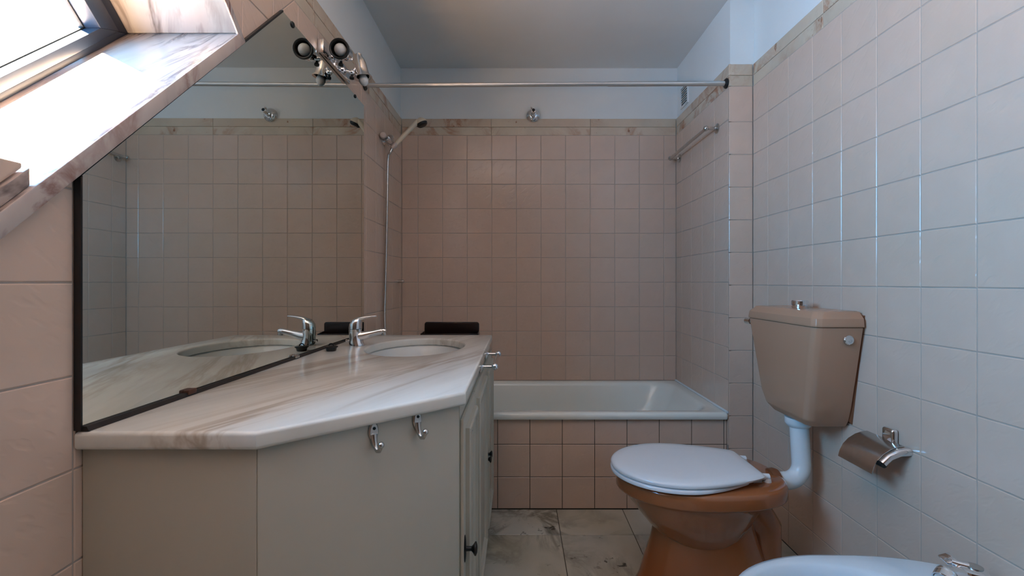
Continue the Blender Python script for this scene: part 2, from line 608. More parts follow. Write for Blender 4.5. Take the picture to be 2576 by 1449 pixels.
# marble band under the white paint, two courses of strips on each wall
def band(name, label, fr, joints, hole=None):
    t = bpy.data.objects.new(name, None)
    COL.objects.link(t)
    t['kind'] = 'structure'
    t['label'] = label
    t['category'] = 'trim'
    for i in range(len(joints) - 1):
        for z0, z1 in ((ZT0, ZT1), (ZT1, ZT2)):
            rect = [(joints[i], z0), (joints[i + 1], z0), (joints[i + 1], z1), (joints[i], z1)]
            for p in (outside(rect, hole) if hole else [rect]):
                place_piece(t, name, fr, p, TH + 0.003, 'band', 'marble_strip', gap=0.0007, cham=0.0016)
fo = lambda f: (lambda u, v, h: f(u, v, h - 0.0045))
band('trim_1', 'rose marble band across the back wall above the tub tiles', fo(fr_back), [XL, -0.166, 0.44, XA])
band('trim_2', 'rose marble band along the right wall above the cistern', fo(fr_right), lattice(YF, YP, 1.62, 0.6))
band('trim_3', 'short rose marble band on the narrow pier front', fo(fr_pier), [XA, XR])
band('trim_4', 'rose marble band on the alcove side wall behind the towel bar', fo(fr_alc), [YP, 2.45, YB])
band('trim_5', 'rose marble band along the left wall above the mirror', fo(fr_left), lattice(YF, YB, 2.2, 0.6), HOLE)

# tub apron wall
def apron():
    w = struct('wall_tub_apron', MB().box(XL, XA, YT + 0.010, YT + 0.045, 0, 0.416), 'plaster', 'low pink tiled wall closing the front of the bathtub')
    obj('grout_bed', MB().box(XL, XA, YT + PROUD, YT + 0.0101, 0, 0.416), 'grout_dark', w, smooth=False)
    us = [x for x in lattice(-0.40, XA, 0.0532, 0.1495)]
    tile_field(w, 'apron', fr_apron, us, [0.002, 0.1486, 0.299, 0.416])
apron()

# ------------------------------------------------------------------ window
def window():
    w = bpy.data.objects.new('window_1', None)
    COL.objects.link(w)
    w['kind'] = 'structure'
    w['label'] = 'dark aluminium window turned on its corner in a marble-lined recess'
    w['category'] = 'window'
    quad = lambda s0, s1, n0, n1: [sn(s0, n0), sn(s1, n0), sn(s1, n1), sn(s0, n1)]
    xf, xo = -0.699, -1.13
    # marble lining: slab faces, and the polished front edges seen from the room
    def slab(nm, q, mt='jamb'):
        o = obj(nm, MB().prism_x(q, xf, xo), mt, w, bevel=0.003)
        return o
    def edge(nm, q):
        return obj(nm, MB().prism_x(q, xf + 0.0005, xf - 0.006), 'sill_edge', w, bevel=0.002)
    slab('marble_sill', quad(-JAMB_T, LS + JAMB_T, -SILL_T, 0), 'sill')
    slab('marble_jamb', quad(-JAMB_T, 0, 0.0003, LN + JAMB_T))
    slab('marble_jamb', quad(LS, LS + JAMB_T, 0.0003, LN + JAMB_T))
    slab('marble_head', quad(0.0003, LS - 0.0003, LN, LN + JAMB_T))
    e = [sn(-JAMB_T, -SILL_T), sn(LS + JAMB_T, -SILL_T), sn(LS, -0.0005), sn(0, -0.0005)]
    edge('sill_front_edge', e)
    e = [sn(-JAMB_T, -SILL_T), sn(0, 0), sn(0.0, LN), sn(-JAMB_T, LN + JAMB_T)]
    edge('jamb_front_edge', e)
    # low ledge filling the bottom corner of the recess
    top = 1.219
    q1 = [(0.664, 0.664 + 0.524), (0.664, 1.214), (0.345, 0.895), (0.345, 0.869)]
    obj('ledge_marble', MB().prism_x(q1, -0.706, XW - 0.02), 'sill', w, bevel=0.0015)
    q2 = [(0.658, 1.2115), (0.658, top), (0.005, top), (0.330, 0.885)]
    obj('ledge_tile', MB().prism_x(q2, XL + 0.001, XW - 0.02), 'tile', w, bevel=0.002)
    # frame and sash bars, mitred
    def bars(nm, outer, inner, xa, xb, mat):
        so0, so1, no0, no1 = outer
        si0, si1, ni0, ni1 = inner
        A = [sn(so0, no0), sn(so1, no0), sn(so1, no1), sn(so0, no1)]
        B = [sn(si0, ni0), sn(si1, ni0), sn(si1, ni1), sn(si0, ni1)]
        for k in range(4):
            j = (k + 1) % 4
            obj(nm, MB().prism_x([A[k], A[j], B[j], B[k]], xa, xb), mat, w, bevel=0.0015)
    g = 0.0005
    bars('window_frame_bar', (g, LS - g, g, LN - g), (0.030, LS - 0.030, 0.013, LN - 0.030), XW - 0.006, XW - 0.075, 'frame')
    bars('gasket', (0.030, LS - 0.030, 0.013, LN - 0.030), (0.033, LS - 0.033, 0.0145, LN - 0.033), XW - 0.02, XW - 0.06, 'frame_gap')
    bars('sash_bar', (0.033, LS - 0.033, 0.0145, LN - 0.033), (0.081, LS - 0.081, 0.036, LN - 0.081), XW, XW - 0.055, 'frame')
    bars('glazing_bead', (0.081, LS - 0.081, 0.036, LN - 0.081), (0.084, LS - 0.084, 0.039, LN - 0.084), XW - 0.036, XW - 0.05, 'frame_gap')
    obj('glass_pane', MB().prism_x(quad(0.080, LS - 0.080, 0.035, LN - 0.080), XW - 0.040, XW - 0.044), 'glass', w, smooth=False)
    # handle on the sash
    hx, hz = sn(0.055, 0.30)
    h = obj('sash_handle', MB().box(XW, XW + 0.012, hx - 0.012, hx + 0.012, hz - 0.03, hz + 0.03), 'frame', w, bevel=0.004)
    a, b = sn(0.055, 0.29), sn(0.055, 0.17)
    obj('lever', MB().tube([(XW + 0.010, *a), (XW + 0.030, *a), (XW + 0.032, *b)], [0.008, 0.009, 0.007], 10), 'frame', h)
window()

# ------------------------------------------------------------------ mirror
def mirror():
    yn, yf, zb, zt = 0.738, 2.100, 0.8165, 1.857
    xn, xfar = -0.7005, -0.7065
    pts = [(yn, zb), (yf, zb), (yf, zt), (1.3745, zt), (yn, 1.2205)]
    X = lambda y: xn + (xfar - xn) * (y - yn) / (yf - yn)
    t = thing('wall_mirror', 'large five-sided wall mirror with slanted corner above the marble counter', 'mirror', (-0.711, 1.42, zb))
    mb = MB().rings([[(-0.7112, a, b) for a, b in pts], [(X(a), a, b) for a, b in pts]])
    obj('mirror_glass', mb, 'mirror', t, smooth=False)
    obj('side_strip', MB().rings([[(-0.7115, a, b) for a, b in q] for q in [[(yn - 0.0005, 0.810), (yn - 0.0035, 0.810), (yn - 0.0035, 1.2165), (yn - 0.0005, 1.2195)]]] +
        [[(xn + 0.0006, a, b) for a, b in [(yn - 0.0005, 0.810), (yn - 0.0035, 0.810), (yn - 0.0035, 1.2165), (yn - 0.0005, 1.2195)]]]), 'black', t, smooth=False)  # black strip along the near edge, between mirror face and wall
    obj('bottom_seal', MB().add([(-0.7115, yn, 0.8085), (-0.690, yn, 0.8085), (-0.694, yn, 0.8162), (-0.7115, yn, 0.8162),
        (-0.7115, yf, 0.8085), (-0.697, yf, 0.8085), (-0.699, yf, 0.8142), (-0.7115, yf, 0.8142)],
        [(0, 1, 2, 3), (4, 7, 6, 5), (0, 4, 5, 1), (1, 5, 6, 2), (2, 6, 7, 3), (3, 7, 4, 0)]), 'rubber', t, smooth=False)
    # thin dark line where the slanted edge meets the marble
    d = 0.0035
    obj('slanted_seal', MB().prism_x([(yn, 1.221), (1.3745, 1.8575), (1.3745 - d, 1.8575 + d), (yn - d, 1.221 + d)], -0.7115, -0.7025), 'black', t, smooth=False)
    def clipp(y, z, r, mat):
        obj('mirror_clip', MB().lathe((X(y) - 0.002, y, z), (1, 0, 0), [(0, r), (0.004, r), (0.0065, r * 0.7), (0.0065, 0.0001)], 14), mat, t)
    clipp(1.43, 1.850, 0.010, 'black')
    clipp(1.985, 1.852, 0.008, 'black')
    for y, mt in ((0.975, 'rust'), (1.44, 'steel')):
        obj('bottom_clip', MB().box(-0.704, -0.6905, y - 0.013, y + 0.013, 0.8105, 0.8215), mt, t, bevel=0.003)
mirror()

# ------------------------------------------------------------------ vanity
ZK = 0.808
CX, CY, CA, CB = -0.383, 1.725, 0.177, 0.238      # basin opening
def countertop():
    out = [(-0.7105, 0.735), (-0.420, 0.735), (-0.115, 1.006), (-0.1195, 2.096), (-0.7105, 2.096)]
    bm = bmesh.new()
    def loop(pts, z):
        vs = [bm.verts.new((x, y, z)) for x, y in pts]
        es = [bm.edges.new((vs[i], vs[(i + 1) % len(vs)])) for i in range(len(vs))]
        return vs, es
    ell = [(CX + CA * math.cos(2 * math.pi * k / 72), CY + CB * math.sin(2 * math.pi * k / 72)) for k in range(72)]
    z0 = ZK - 0.030
    ov, oe = loop(out, ZK)
    ev, ee = loop(ell, ZK)
    bmesh.ops.triangle_fill(bm, edges=oe + ee, use_beauty=True)
    ov2, oe2 = loop(out, z0)
    ev2, ee2 = loop(ell, z0)
    bmesh.ops.triangle_fill(bm, edges=oe2 + ee2, use_beauty=True)
    for a, b in ((ov, ov2), (ev, ev2)):
        n = len(a)
        for i in range(n):
            bm.faces.new((a[i], a[(i + 1) % n], b[(i + 1) % n], b[i]))
    bmesh.ops.recalc_face_normals(bm, faces=bm.faces)
    ed = [e for e in bm.edges if len(e.link_faces) == 2 and e.calc_face_angle(0) > R(50)
          and not (abs(e.verts[0].co.x + 0.7105) < 1e-4 and abs(e.verts[1].co.x + 0.7105) < 1e-4)]
    bmesh.ops.bevel(bm, geom=ed, offset=0.007, segments=4, affect='EDGES', profile=0.5, clamp_overlap=True)
    me = bpy.data.meshes.new('countertop')
    bm.to_mesh(me)
    bm.free()
    me.materials.append(M['counter'])
    finish(me, True, 40)
    o = bpy.data.objects.new('vanity_countertop', me)
    COL.objects.link(o)
    o['label'] = 'cream veined marble countertop with cut corner and oval basin opening'
    o['category'] = 'countertop'
countertop()

def basin():
    t = thing('wash_basin', 'oval white undermount wash basin set in the marble countertop', 'sink', (CX, CY, ZK - 0.19))
    N = 72
    def ring(f, z, df=0.0):
        return [(CX + (CA * f + df) * math.cos(2 * math.pi * k / N), CY + (CB * f + df) * math.sin(2 * math.pi * k / N), z) for k in range(N)]
    zr = ZK - 0.0305
    inner = [(1.0, zr, 0.022), (1.0, zr, 0.006), (0.99, zr - 0.006, 0.002), (0.96, zr - 0.03, 0), (0.90, zr - 0.07, 0), (0.78, zr - 0.11, 0), (0.55, zr - 0.14, 0), (0.28, zr - 0.150, 0), (0.10, zr - 0.152, 0)]
    outer = [(0.10, zr - 0.16, 0.0), (0.55, zr - 0.15, 0.012), (0.90, zr - 0.08, 0.012), (1.0, zr - 0.015, 0.014), (1.0, zr - 0.012, 0.022)]
    rr = [ring(*a) for a in [(f, z, d) for f, z, d in inner]] + [ring(f, z, d) for f, z, d in outer]
    mb = MB().rings(rr + [rr[0]], False, False)
    obj('bowl', mb, 'basin', t, ang=50)
    obj('drain', MB().lathe((CX, CY, zr - 0.155), (0, 0, 1), [(0, 0.02), (0.005, 0.022), (0.007, 0.02), (0.004, 0.012)], 24), 'chrome', t)
basin()

def cabinet():
    zt = ZK - 0.0305
    t = thing('vanity_cabinet', 'white lacquered vanity cabinet with angled corner under the marble counter', 'cabinet', (-0.42, 1.4, 0))
    # panels
    obj('side_panel', MB().box(-0.7105, -0.427, 0.748, 0.766, 0.0, zt), 'cabinet', t, bevel=0.0015)
    a, b = Vector((-0.425, 0.748)), Vector((-0.1305, 1.014))
    dv = (b - a).normalized()
    nv = Vector((-dv.y, dv.x))
    q = [a, b, b + nv * 0.018, a + nv * 0.018]
    obj('corner_panel', MB().prism_z([(p.x, p.y) for p in q], 0.0, zt), 'cabinet', t, bevel=0.0015)
    fx0, fx1 = -0.150, -0.1300
    ff = MB().box(fx0, fx1, 1.016, 1.030, 0.045, zt).box(fx0, fx1, 1.030, 2.085, 0.730, zt).box(fx0, fx1, 1.030, 2.085, 0.045, 0.075)
    ff.box(fx0, fx1, 2.065, 2.085, 0.075, 0.730).box(fx0, fx1, 1.283, 1.300, 0.075, 0.730).box(fx0, fx1, 1.683, 1.701, 0.075, 0.730)
    obj('front_frame', ff, 'cabinet', t, smooth=False)
    obj('back_end_panel', MB().box(-0.7105, fx0, 2.070, 2.088, 0.0, zt), 'cabinet', t, bevel=0.001)
    obj('plinth', MB().box(-0.16, -0.129, 1.018, 2.10, 0.0, 0.044), 'plinth', t, bevel=0.001, label='narrow marble plinth strip')
    for y0, y1, kn, nk in ((1.022, 1.288, 1.036, 0), (1.294, 1.690, 1.668, 1), (1.694, 2.076, 1.718, 1)):
        z0, z1 = 0.062, 0.742
        xd = -0.1215
        d = obj('door', MB().box(-0.1295, xd, y0, y1, z0, z1), 'cabinet', t, bevel=0.0015)
        # raised moulding frame: stepped picture-frame bars
        m0, m1, n0, n1 = y0 + 0.035, y1 - 0.035, z0 + 0.055, z1 - 0.030
        wd = 0.028
        O = [(m0, n0), (m1, n0), (m1, n1), (m0, n1)]
        for k in range(4):
            def rect(e):
                return [(m0 + e, n0 + e), (m1 - e, n0 + e), (m1 - e, n1 - e), (m0 + e, n1 - e)]
            prof = [(0.0, 0.0), (0.0, 0.0095), (0.004, 0.0125), (0.013, 0.0125), (0.015, 0.0065), (0.022, 0.0065), (0.027, 0.002), (0.029, 0.0)]
            j = (k + 1) % 4
            r0 = [(xd - 0.0002 + h, *rect(e)[k]) for e, h in prof]
            r1 = [(xd - 0.0002 + h, *rect(e)[j]) for e, h in prof]
            obj('moulding', MB().rings([r0, r1]), 'cabinet', d, smooth=False)
        obj('raised_field', MB().box(xd - 0.0002, xd + 0.003, m0 + 0.05, m1 - 0.05, n0 + 0.05, n1 - 0.05), 'cabinet', d, bevel=0.0025)
        kz = 0.447 if nk == 0 else 0.405
        s = 1.0 if nk == 0 else 0.85
        kb = MB()
        kb.ball((xd + 0.001, kn, kz), 0.031 * s, 18, 12, (0.10, 0.36, 1.0))
        kb.lathe((xd, kn, kz), (1, 0, 0), [(0.0, 0.007), (0.004, 0.0055), (0.016 * s, 0.005), (0.020 * s, 0.009), (0.0235 * s, 0.0145 * s), (0.0265 * s, 0.0145 * s), (0.029 * s, 0.008), (0.0295 * s, 0.0005)], 18)
        obj('knob', kb, 'blackmetal', d, label='black iron knob on an oval back plate')
cabinet()

def towel_bar(name, label, p0, p1, out, rr, pr, br, ballr, mat):
    """two round roses at p0, p1 on a wall with outward normal `out`, posts, ball ends and a bar"""
    p0, p1, n = Vector(p0), Vector(p1), Vector(out)
    L = n.length
    u = n.normalized()
    t = thing(name, label, 'towel bar', (p0 + p1) / 2)
    for p in (p0, p1):
        obj('rose', MB().lathe(p, u, [(0, rr), (0.004, rr), (0.008, rr * 0.75), (0.011, pr * 1.5), (0.016, pr * 1.2)], 22), mat, t)
        obj('post', MB().tube([p + u * 0.010, p + n], pr, 14), mat, t)
        obj('ball_end', MB().ball(p + n, ballr), mat, t)
    obj('bar', MB().tube([p0 + n, p1 + n], br, 14), mat, t)
    return t
towel_bar('towel_bar', 'short chrome towel bar on the vanity cabinet front', (-0.1298, 1.520, 0.7685), (-0.1298, 1.780, 0.7700), (0.052, 0, 0), 0.020, 0.0048, 0.0062, 0.0120, M['chrome'])
towel_bar('towel_bar', 'long steel towel bar on the tiled alcove side wall', (XA, 2.222, 1.792), (XA, 2.742, 1.788), (-0.055, 0, 0), 0.024, 0.008, 0.0085, 0.0135, M['steel'])

def hooks():
    a, b = Vector((-0.425, 0.748)), Vector((-0.1305, 1.014))
    d2 = (b - a).normalized()
    n2 = Vector((d2.y, -d2.x))
    labs = ('chrome robe hook on the angled cabinet panel, the one nearer the viewer', 'chrome robe hook on the angled cabinet panel, the one closer to the doors')
    for s, zt, lab in ((0.497, 0.781, labs[0]), (0.734, 0.785, labs[1])):
        p = a + (b - a) * s
        def w(u, h, z):
            q = p + d2 * u + n2 * h
            return Vector((q.x, q.y, z))
        t = thing('robe_hook', lab, 'hook', w(0, 0, zt - 0.06), 'robe hooks on the vanity corner')
        # tear-shaped back plate
        out = []
        for k in range(24):
            an = 2 * math.pi * k / 24
            z = math.sin(an)
            hw = 0.0105 * math.cos(an) * (1.0 if z > 0 else 1.0 - 0.5 * (-z))
            out.append((hw, zt - 0.021 + (0.021 * z)))
        obj('back_plate', MB().rings([[w(u, 0.0003, z) for u, z in out], [w(u, 0.003, z) for u, z in out], [w(u * 0.75, 0.0055, zt - 0.021 + (z - zt + 0.021) * 0.85) for u, z in out]]), 'steel', t)
        path = [w(0, 0.003, zt - 0.024), w(0, 0.006, zt - 0.036), w(0, 0.011, zt - 0.046), w(0, 0.019, zt - 0.0515), w(0, 0.027, zt - 0.0495), w(0, 0.032, zt - 0.0425), w(0, 0.034, zt - 0.038)]
        obj('hook_arm', MB().tube(path, [0.007, 0.0055, 0.0045, 0.004, 0.004, 0.004, 0.004], 12), 'steel', t)
        obj('hook_tip', MB().ball(w(0, 0.0343, zt - 0.0365), 0.0062), 'steel', t)
        for zz in (0.012, 0.027):
            obj('screw', MB().lathe(w(0, 0.0045, zt - zz), (n2.x, n2.y, 0), [(0, 0.003), (0.0018, 0.003), (0.0022, 0.001)], 10), 'screw', t)
hooks()

def basin_mixer():
    x0, y0, z0 = -0.614, 1.740, ZK
    t = thing('basin_mixer_tap', 'chrome single-lever basin mixer tap standing on the marble counter', 'faucet', (x0, y0, z0))
    # body: leaning column
    N = 20
    def el(cx, z, rx, ry, tilt=0.0):
        return [(cx + rx * math.cos(2 * math.pi * k / N), y0 + ry * math.sin(2 * math.pi * k / N), z + tilt * math.cos(2 * math.pi * k / N)) for k in range(N)]
    obj('body', MB().rings([el(x0 + 0.002, z0 + 0.0003, 0.029, 0.027), el(x0 + 0.002, z0 + 0.004, 0.029, 0.027), el(x0, z0 + 0.012, 0.0265, 0.025), el(x0 - 0.003, z0 + 0.035, 0.0235, 0.0235), el(x0 - 0.004, z0 + 0.058, 0.0235, 0.024), el(x0 - 0.003, z0 + 0.063, 0.0235, 0.024)]), 'chrome', t, ang=50)
    # spout rising slightly outwards with a hooked tip
    path = [(x0 - 0.002, y0, z0 + 0.034), (x0 + 0.028, y0, z0 + 0.038), (x0 + 0.058, y0, z0 + 0.046), (x0 + 0.088, y0, z0 + 0.053), (x0 + 0.103, y0, z0 + 0.0555), (x0 + 0.111, y0, z0 + 0.054)]
    obj('spout', MB().tube(path, [0.021, 0.0165, 0.012, 0.011, 0.0112, 0.009], 18), 'chrome', t, ang=60)
    obj('aerator', MB().lathe((x0 + 0.104, y0, z0 + 0.052), (0.1, 0, -1), [(0, 0.0095), (0.012, 0.0095), (0.0135, 0.008)], 18), 'steel', t)
    # lever head
    h = obj('lever_head', MB().rings([el(x0 - 0.003, z0 + 0.0645, 0.0245, 0.0245), el(x0 - 0.002, z0 + 0.085, 0.0235, 0.024, 0.004), el(x0 + 0.001, z0 + 0.098, 0.020, 0.021, 0.006), el(x0 + 0.004, z0 + 0.103, 0.010, 0.012, 0.004)]), 'chrome', t, ang=60)
    pr = [((x0 - 0.012), 0.088, 0.015, 0.012), (x0 + 0.010, 0.100, 0.015, 0.009), (x0 + 0.034, 0.1075, 0.013, 0.0055), (x0 + 0.056, 0.111, 0.010, 0.004), (x0 + 0.073, 0.112, 0.008, 0.0034), (x0 + 0.078, 0.112, 0.005, 0.002)]
    rings = [[(x, y0 + hw * math.cos(2 * math.pi * k / 16), z0 + z + hh * math.sin(2 * math.pi * k / 16)) for k in range(16)] for x, z, hw, hh in pr]
    obj('lever', MB().rings(rings), 'chrome', h, ang=60)
    obj('pop_up_rod', MB().lathe((x0 - 0.024, y0 - 0.006, z0 + 0.02), (-1, 0, 0.0), [(0, 0.003), (0.008, 0.003), (0.009, 0.005), (0.013, 0.005)], 10), 'chrome', t)
basin_mixer()

def plug():
    p = Vector((-0.653, 1.602, ZK + 0.0003))
    t = thing('basin_plug', 'small black rubber basin plug lying on the counter by the mirror', 'plug', p)
    obj('stopper', MB().lathe(p, (0, 0, 1), [(0, 0.015), (0.002, 0.0165), (0.012, 0.019), (0.013, 0.0225), (0.016, 0.0225), (0.0175, 0.019), (0.0185, 0.004)], 24), 'black', t)
    ring = [p + Vector((0.008 * math.cos(a), 0, 0.0185 + 0.007 * abs(math.sin(a)))) for a in [math.pi * k / 10 for k in range(11)]]
    obj('pull_ring', MB().tube(ring, 0.002, 8), 'black', t)
plug()

# ------------------------------------------------------------------ spot lamp on the left wall
def spot_lamp():
    t = thing('wall_spot_lamp', 'chrome two-headed spot lamp at the top edge of the mirror', 'lamp', (XL, 1.75, 1.875))
    obj('base_bar', MB().box(XL + 0.0006, XL + 0.022, 1.625, 1.885, 1.8605, 1.912), 'chrome', t, bevel=0.003)
    def head(front, aim, roll, L=0.085, bulb_out=0.0, rim=0.034):
        f, a = Vector(front), Vector(aim).normalized()
        # profile from the mouth backwards
        fl = 1.0 if bulb_out == 0 else 1.22
        pr = [(0.002, rim * 0.82), (0, rim * 0.86), (-0.002, rim * fl), (0.004, rim * 1.03 * (1 + (fl - 1) * 0.5)), (0.010, rim * 0.93), (0.03, rim * 0.86), (0.055, rim * 0.80), (0.072, rim * 0.66), (0.083, rim * 0.46), (0.094, rim * 0.42), (0.096, 0.002)]
        h = obj('spot_head', MB().lathe(f, -a, pr, 28, False, True), 'chrome', t, ang=50)
        obj('reflector', MB().lathe(f, -a, [(0.001, rim * 0.83), (0.016, rim * 0.80), (0.034, rim * 0.62), (0.045, rim * 0.25), (0.046, 0.0005)], 28, False, True), 'blackmetal', h)
        if bulb_out == 0:
          obj('rim_ring', MB().lathe(f + a * 0.0005, a, [(-0.006, rim * 1.045), (0.002, rim * 1.05), (0.004, rim * 0.98), (0.002, rim * 0.84), (-0.006, rim * 0.80)], 28, False, False), 'blackmetal', h)
        c = f - a * (0.022 - bulb_out)
        k = 1.0 if bulb_out == 0 else 0.82
        b = obj('bulb', MB().lathe(c, a, [(-0.03, 0.008), (-0.015, 0.014 * k), (0.0, 0.0205 * k), (0.010, 0.0225 * k), (0.018, 0.0205 * k), (0.026, 0.0145 * k), (0.031, 0.008 * k), (0.033, 0.0008)], 22), 'bulb', h, ang=60)
        return f - a * 0.06
    m1 = head((-0.640, 1.640, 1.882), (-0.03, -0.98, -0.17), 0)
    m2 = head((-0.622, 1.839, 1.868), (0.20, 0.02, -1.0), 0, bulb_out=0.024, rim=0.029)
    for m_, yb in ((m1, 1.715), (m2, 1.815)):
        base = Vector((XL + 0.022, yb, 1.885))
        knee = Vector((XL + 0.052, yb + (m_.y - yb) * 0.3, 1.880))
        a = obj('arm', MB().tube([base, knee], 0.0065, 12).ball(knee, 0.012).tube([knee, m_ + (knee - m_) * 0.25], 0.006, 12).lathe(base - Vector((0.001, 0, 0)), (1, 0, 0), [(0, 0.016), (0.006, 0.016), (0.010, 0.009)], 16), 'chrome', t)
        obj('wing_screw', MB().lathe(knee + Vector((0, 0, -0.010)), (0, -0.2, -1), [(0, 0.005), (0.008, 0.005), (0.010, 0.009), (0.016, 0.009), (0.018, 0.004)], 12), 'blackmetal', a)
spot_lamp()

# ------------------------------------------------------------------ shower rod, outlet, hand shower, vent, clip, soap dish
def rod():
    y, z = 2.122, 1.965
    t = thing('shower_curtain_rod', 'thin satin metal curtain rod spanning the bathtub alcove', 'curtain rod', (0.12, y, z))
    obj('inner_tube', MB().tube([(XL + 0.004, y, z - 0.007), (0.42, y, z - 0.001)], 0.0098, 16), 'rod', t)
    obj('outer_tube', MB().tube([(0.415, y, z - 0.001), (XA - 0.006, y, z + 0.002)], 0.0115, 16), 'rod', t)
    obj('end_cap', MB().lathe((XA - 0.0002, y, z + 0.002), (-1, 0, 0), [(0, 0.023), (0.005, 0.023), (0.010, 0.018), (0.012, 0.012)], 22), 'black', t, label='black rubber end cap')
    obj('end_cap', MB().lathe((XL + 0.0002, y, z - 0.007), (1, 0, 0), [(0, 0.023), (0.005, 0.023), (0.010, 0.018), (0.012, 0.012)], 22), 'black', t, label='black rubber end cap')
rod()

def outlet():
    p = Vector((0.0895, YB - 0.004, 2.066))
    t = thing('shower_outlet', 'round chrome shower outlet with short stub at the top of the back wall', 'shower outlet', p)
    obj('rose', MB().lathe(p, (0, -1, 0), [(-0.013, 0.020), (-0.0115, 0.041), (0.002, 0.041), (0.008, 0.036), (0.016, 0.024), (0.018, 0.020)], 30), 'chrome', t)
    obj('stub', MB().lathe(p + Vector((0, -0.016, 0)), (0, -1, 0.03), [(0, 0.018), (0.02, 0.0165), (0.022, 0.013), (0.05, 0.0125), (0.062, 0.0115), (0.063, 0.008)], 22), 'chrome', t)
    obj('opening', MB().lathe(p + Vector((0, -0.0785, 0.0018)), (0, -1, 0.03), [(0, 0.0095), (0.0012, 0.0095), (0.0013, 0.0005)], 18), 'black', t)  # solid black disc, its colour stands for the shade inside the stub
    obj('lever', MB().tube([p + Vector((0, -0.055, 0.003)), p + Vector((-0.010, -0.070, 0.014)), p + Vector((-0.014, -0.086, 0.016))], [0.007, 0.006, 0.005], 12), 'chrome', t)
outlet()

def hand_shower():
    y, z = 2.42, 1.797
    t = thing('hand_shower', 'ivory hand shower on a chrome wall bracket with metal hose', 'hand shower', (XL, y, z))
    br = obj('wall_bracket', MB().lathe((XL + 0.0002, y - 0.01, z), (1, 0, 0), [(0, 0.028), (0.006, 0.028), (0.012, 0.02), (0.03, 0.015)], 22)
             .tube([(XL + 0.025, y - 0.045, z - 0.002), (XL + 0.032, y - 0.02, z - 0.008), (XL + 0.034, y + 0.005, z - 0.008), (XL + 0.032, y + 0.03, z)], [0.014, 0.019, 0.019, 0.015], 16), 'chrome', t, ang=50)
    obj('clamp_knob', MB().lathe((XL + 0.040, y - 0.008, z + 0.008), (0.30, -1, -0.35), [(-0.02, 0.012), (0.0, 0.0185), (0.022, 0.0185), (0.025, 0.016), (0.026, 0.001)], 24), 'steel', br)
    obj('valve_knob', MB().lathe((XL + 0.018, y - 0.065, z + 0.003), (0.25, -1, 0), [(-0.03, 0.009), (-0.005, 0.016), (0.008, 0.0165), (0.014, 0.013), (0.016, 0.002)], 22), 'knobpink', br)
    g0, g1 = Vector((XL + 0.052, y + 0.012, z - 0.028)), Vector((-0.548, 2.50, 1.924))
    d = (g1 - g0).normalized()
    hd = obj('handle', MB().tube([g0, g0 + d * 0.03, g0 + (g1 - g0) * 0.55, g1], [0.0105, 0.0125, 0.0112, 0.014], 16), 'ivory', t, ang=60)
    obj('collar', MB().lathe(g0 - d * 0.018, d, [(0, 0.010), (0.012, 0.0145), (0.03, 0.0145), (0.036, 0.012)], 18), 'knobpink', t)
    # head: cup whose black spray face looks down and out
    n = Vector((0.42, 0.05, -0.90)).normalized()
    c = g1 + Vector((0.016, 0.008, 0.0))
    obj('shower_head', MB().lathe(c - n * 0.022, n, [(0, 0.008), (0.004, 0.016), (0.014, 0.026), (0.026, 0.031), (0.031, 0.031)], 26), 'ivory', hd, ang=60)
    obj('spray_face', MB().lathe(c + n * 0.009, n, [(0, 0.0315), (0.010, 0.029), (0.016, 0.022), (0.018, 0.002)], 26), 'black', hd)
    path = [g0 - d * 0.010, g0 - d * 0.03 + Vector((0, 0, -0.015)), (XL + 0.022, y + 0.008, z - 0.10), (XL + 0.018, y + 0.005, z - 0.35), (XL + 0.014, y, 1.20), (XL + 0.012, y - 0.01, 1.0), (XL + 0.013, y - 0.025, 0.88), (XL + 0.020, y - 0.035, 0.76), (XL + 0.020, y - 0.02, 0.66), (XL + 0.006, y - 0.01, 0.62)]
    # smooth it
    P = [Vector(p) for p in path]
    sm = []
    for i in range(len(P) - 1):
        p0, p1, p2, p3 = P[max(i - 1, 0)], P[i], P[i + 1], P[min(i + 2, len(P) - 1)]
        for k in range(6):
            u = k / 6
            sm.append(0.5 * ((2 * p1) + (p2 - p0) * u + (2 * p0 - 5 * p1 + 4 * p2 - p3) * u * u + (3 * p1 - p0 - 3 * p2 + p3) * u ** 3))
    sm.append(P[-1])
    obj('hose', MB().tube(sm, 0.0068, 12), 'steel', t, ang=60)
    obj('hose_outlet', MB().lathe((XL + 0.0002, y - 0.01, 0.62), (1, 0, 0), [(0, 0.028), (0.005, 0.028), (0.010, 0.016), (0.016, 0.012)], 20), 'chrome', t)
hand_shower()

def wall_clip():
    p = Vector((XL, 2.715, 1.053))
    t = thing('wall_hook', 'tiny chrome hook on the left wall by the tub corner', 'hook', p)
    obj('stem', MB().tube([p, p + Vector((0.028, 0, 0))], 0.009, 14), 'steel', t)
    obj('cap', MB().lathe(p + Vector((0.027, 0, 0)), (1, 0, 0), [(0, 0.0105), (0.008, 0.0105), (0.010, 0.008), (0.0102, 0.001)], 18), 'chrome', t)
wall_clip()

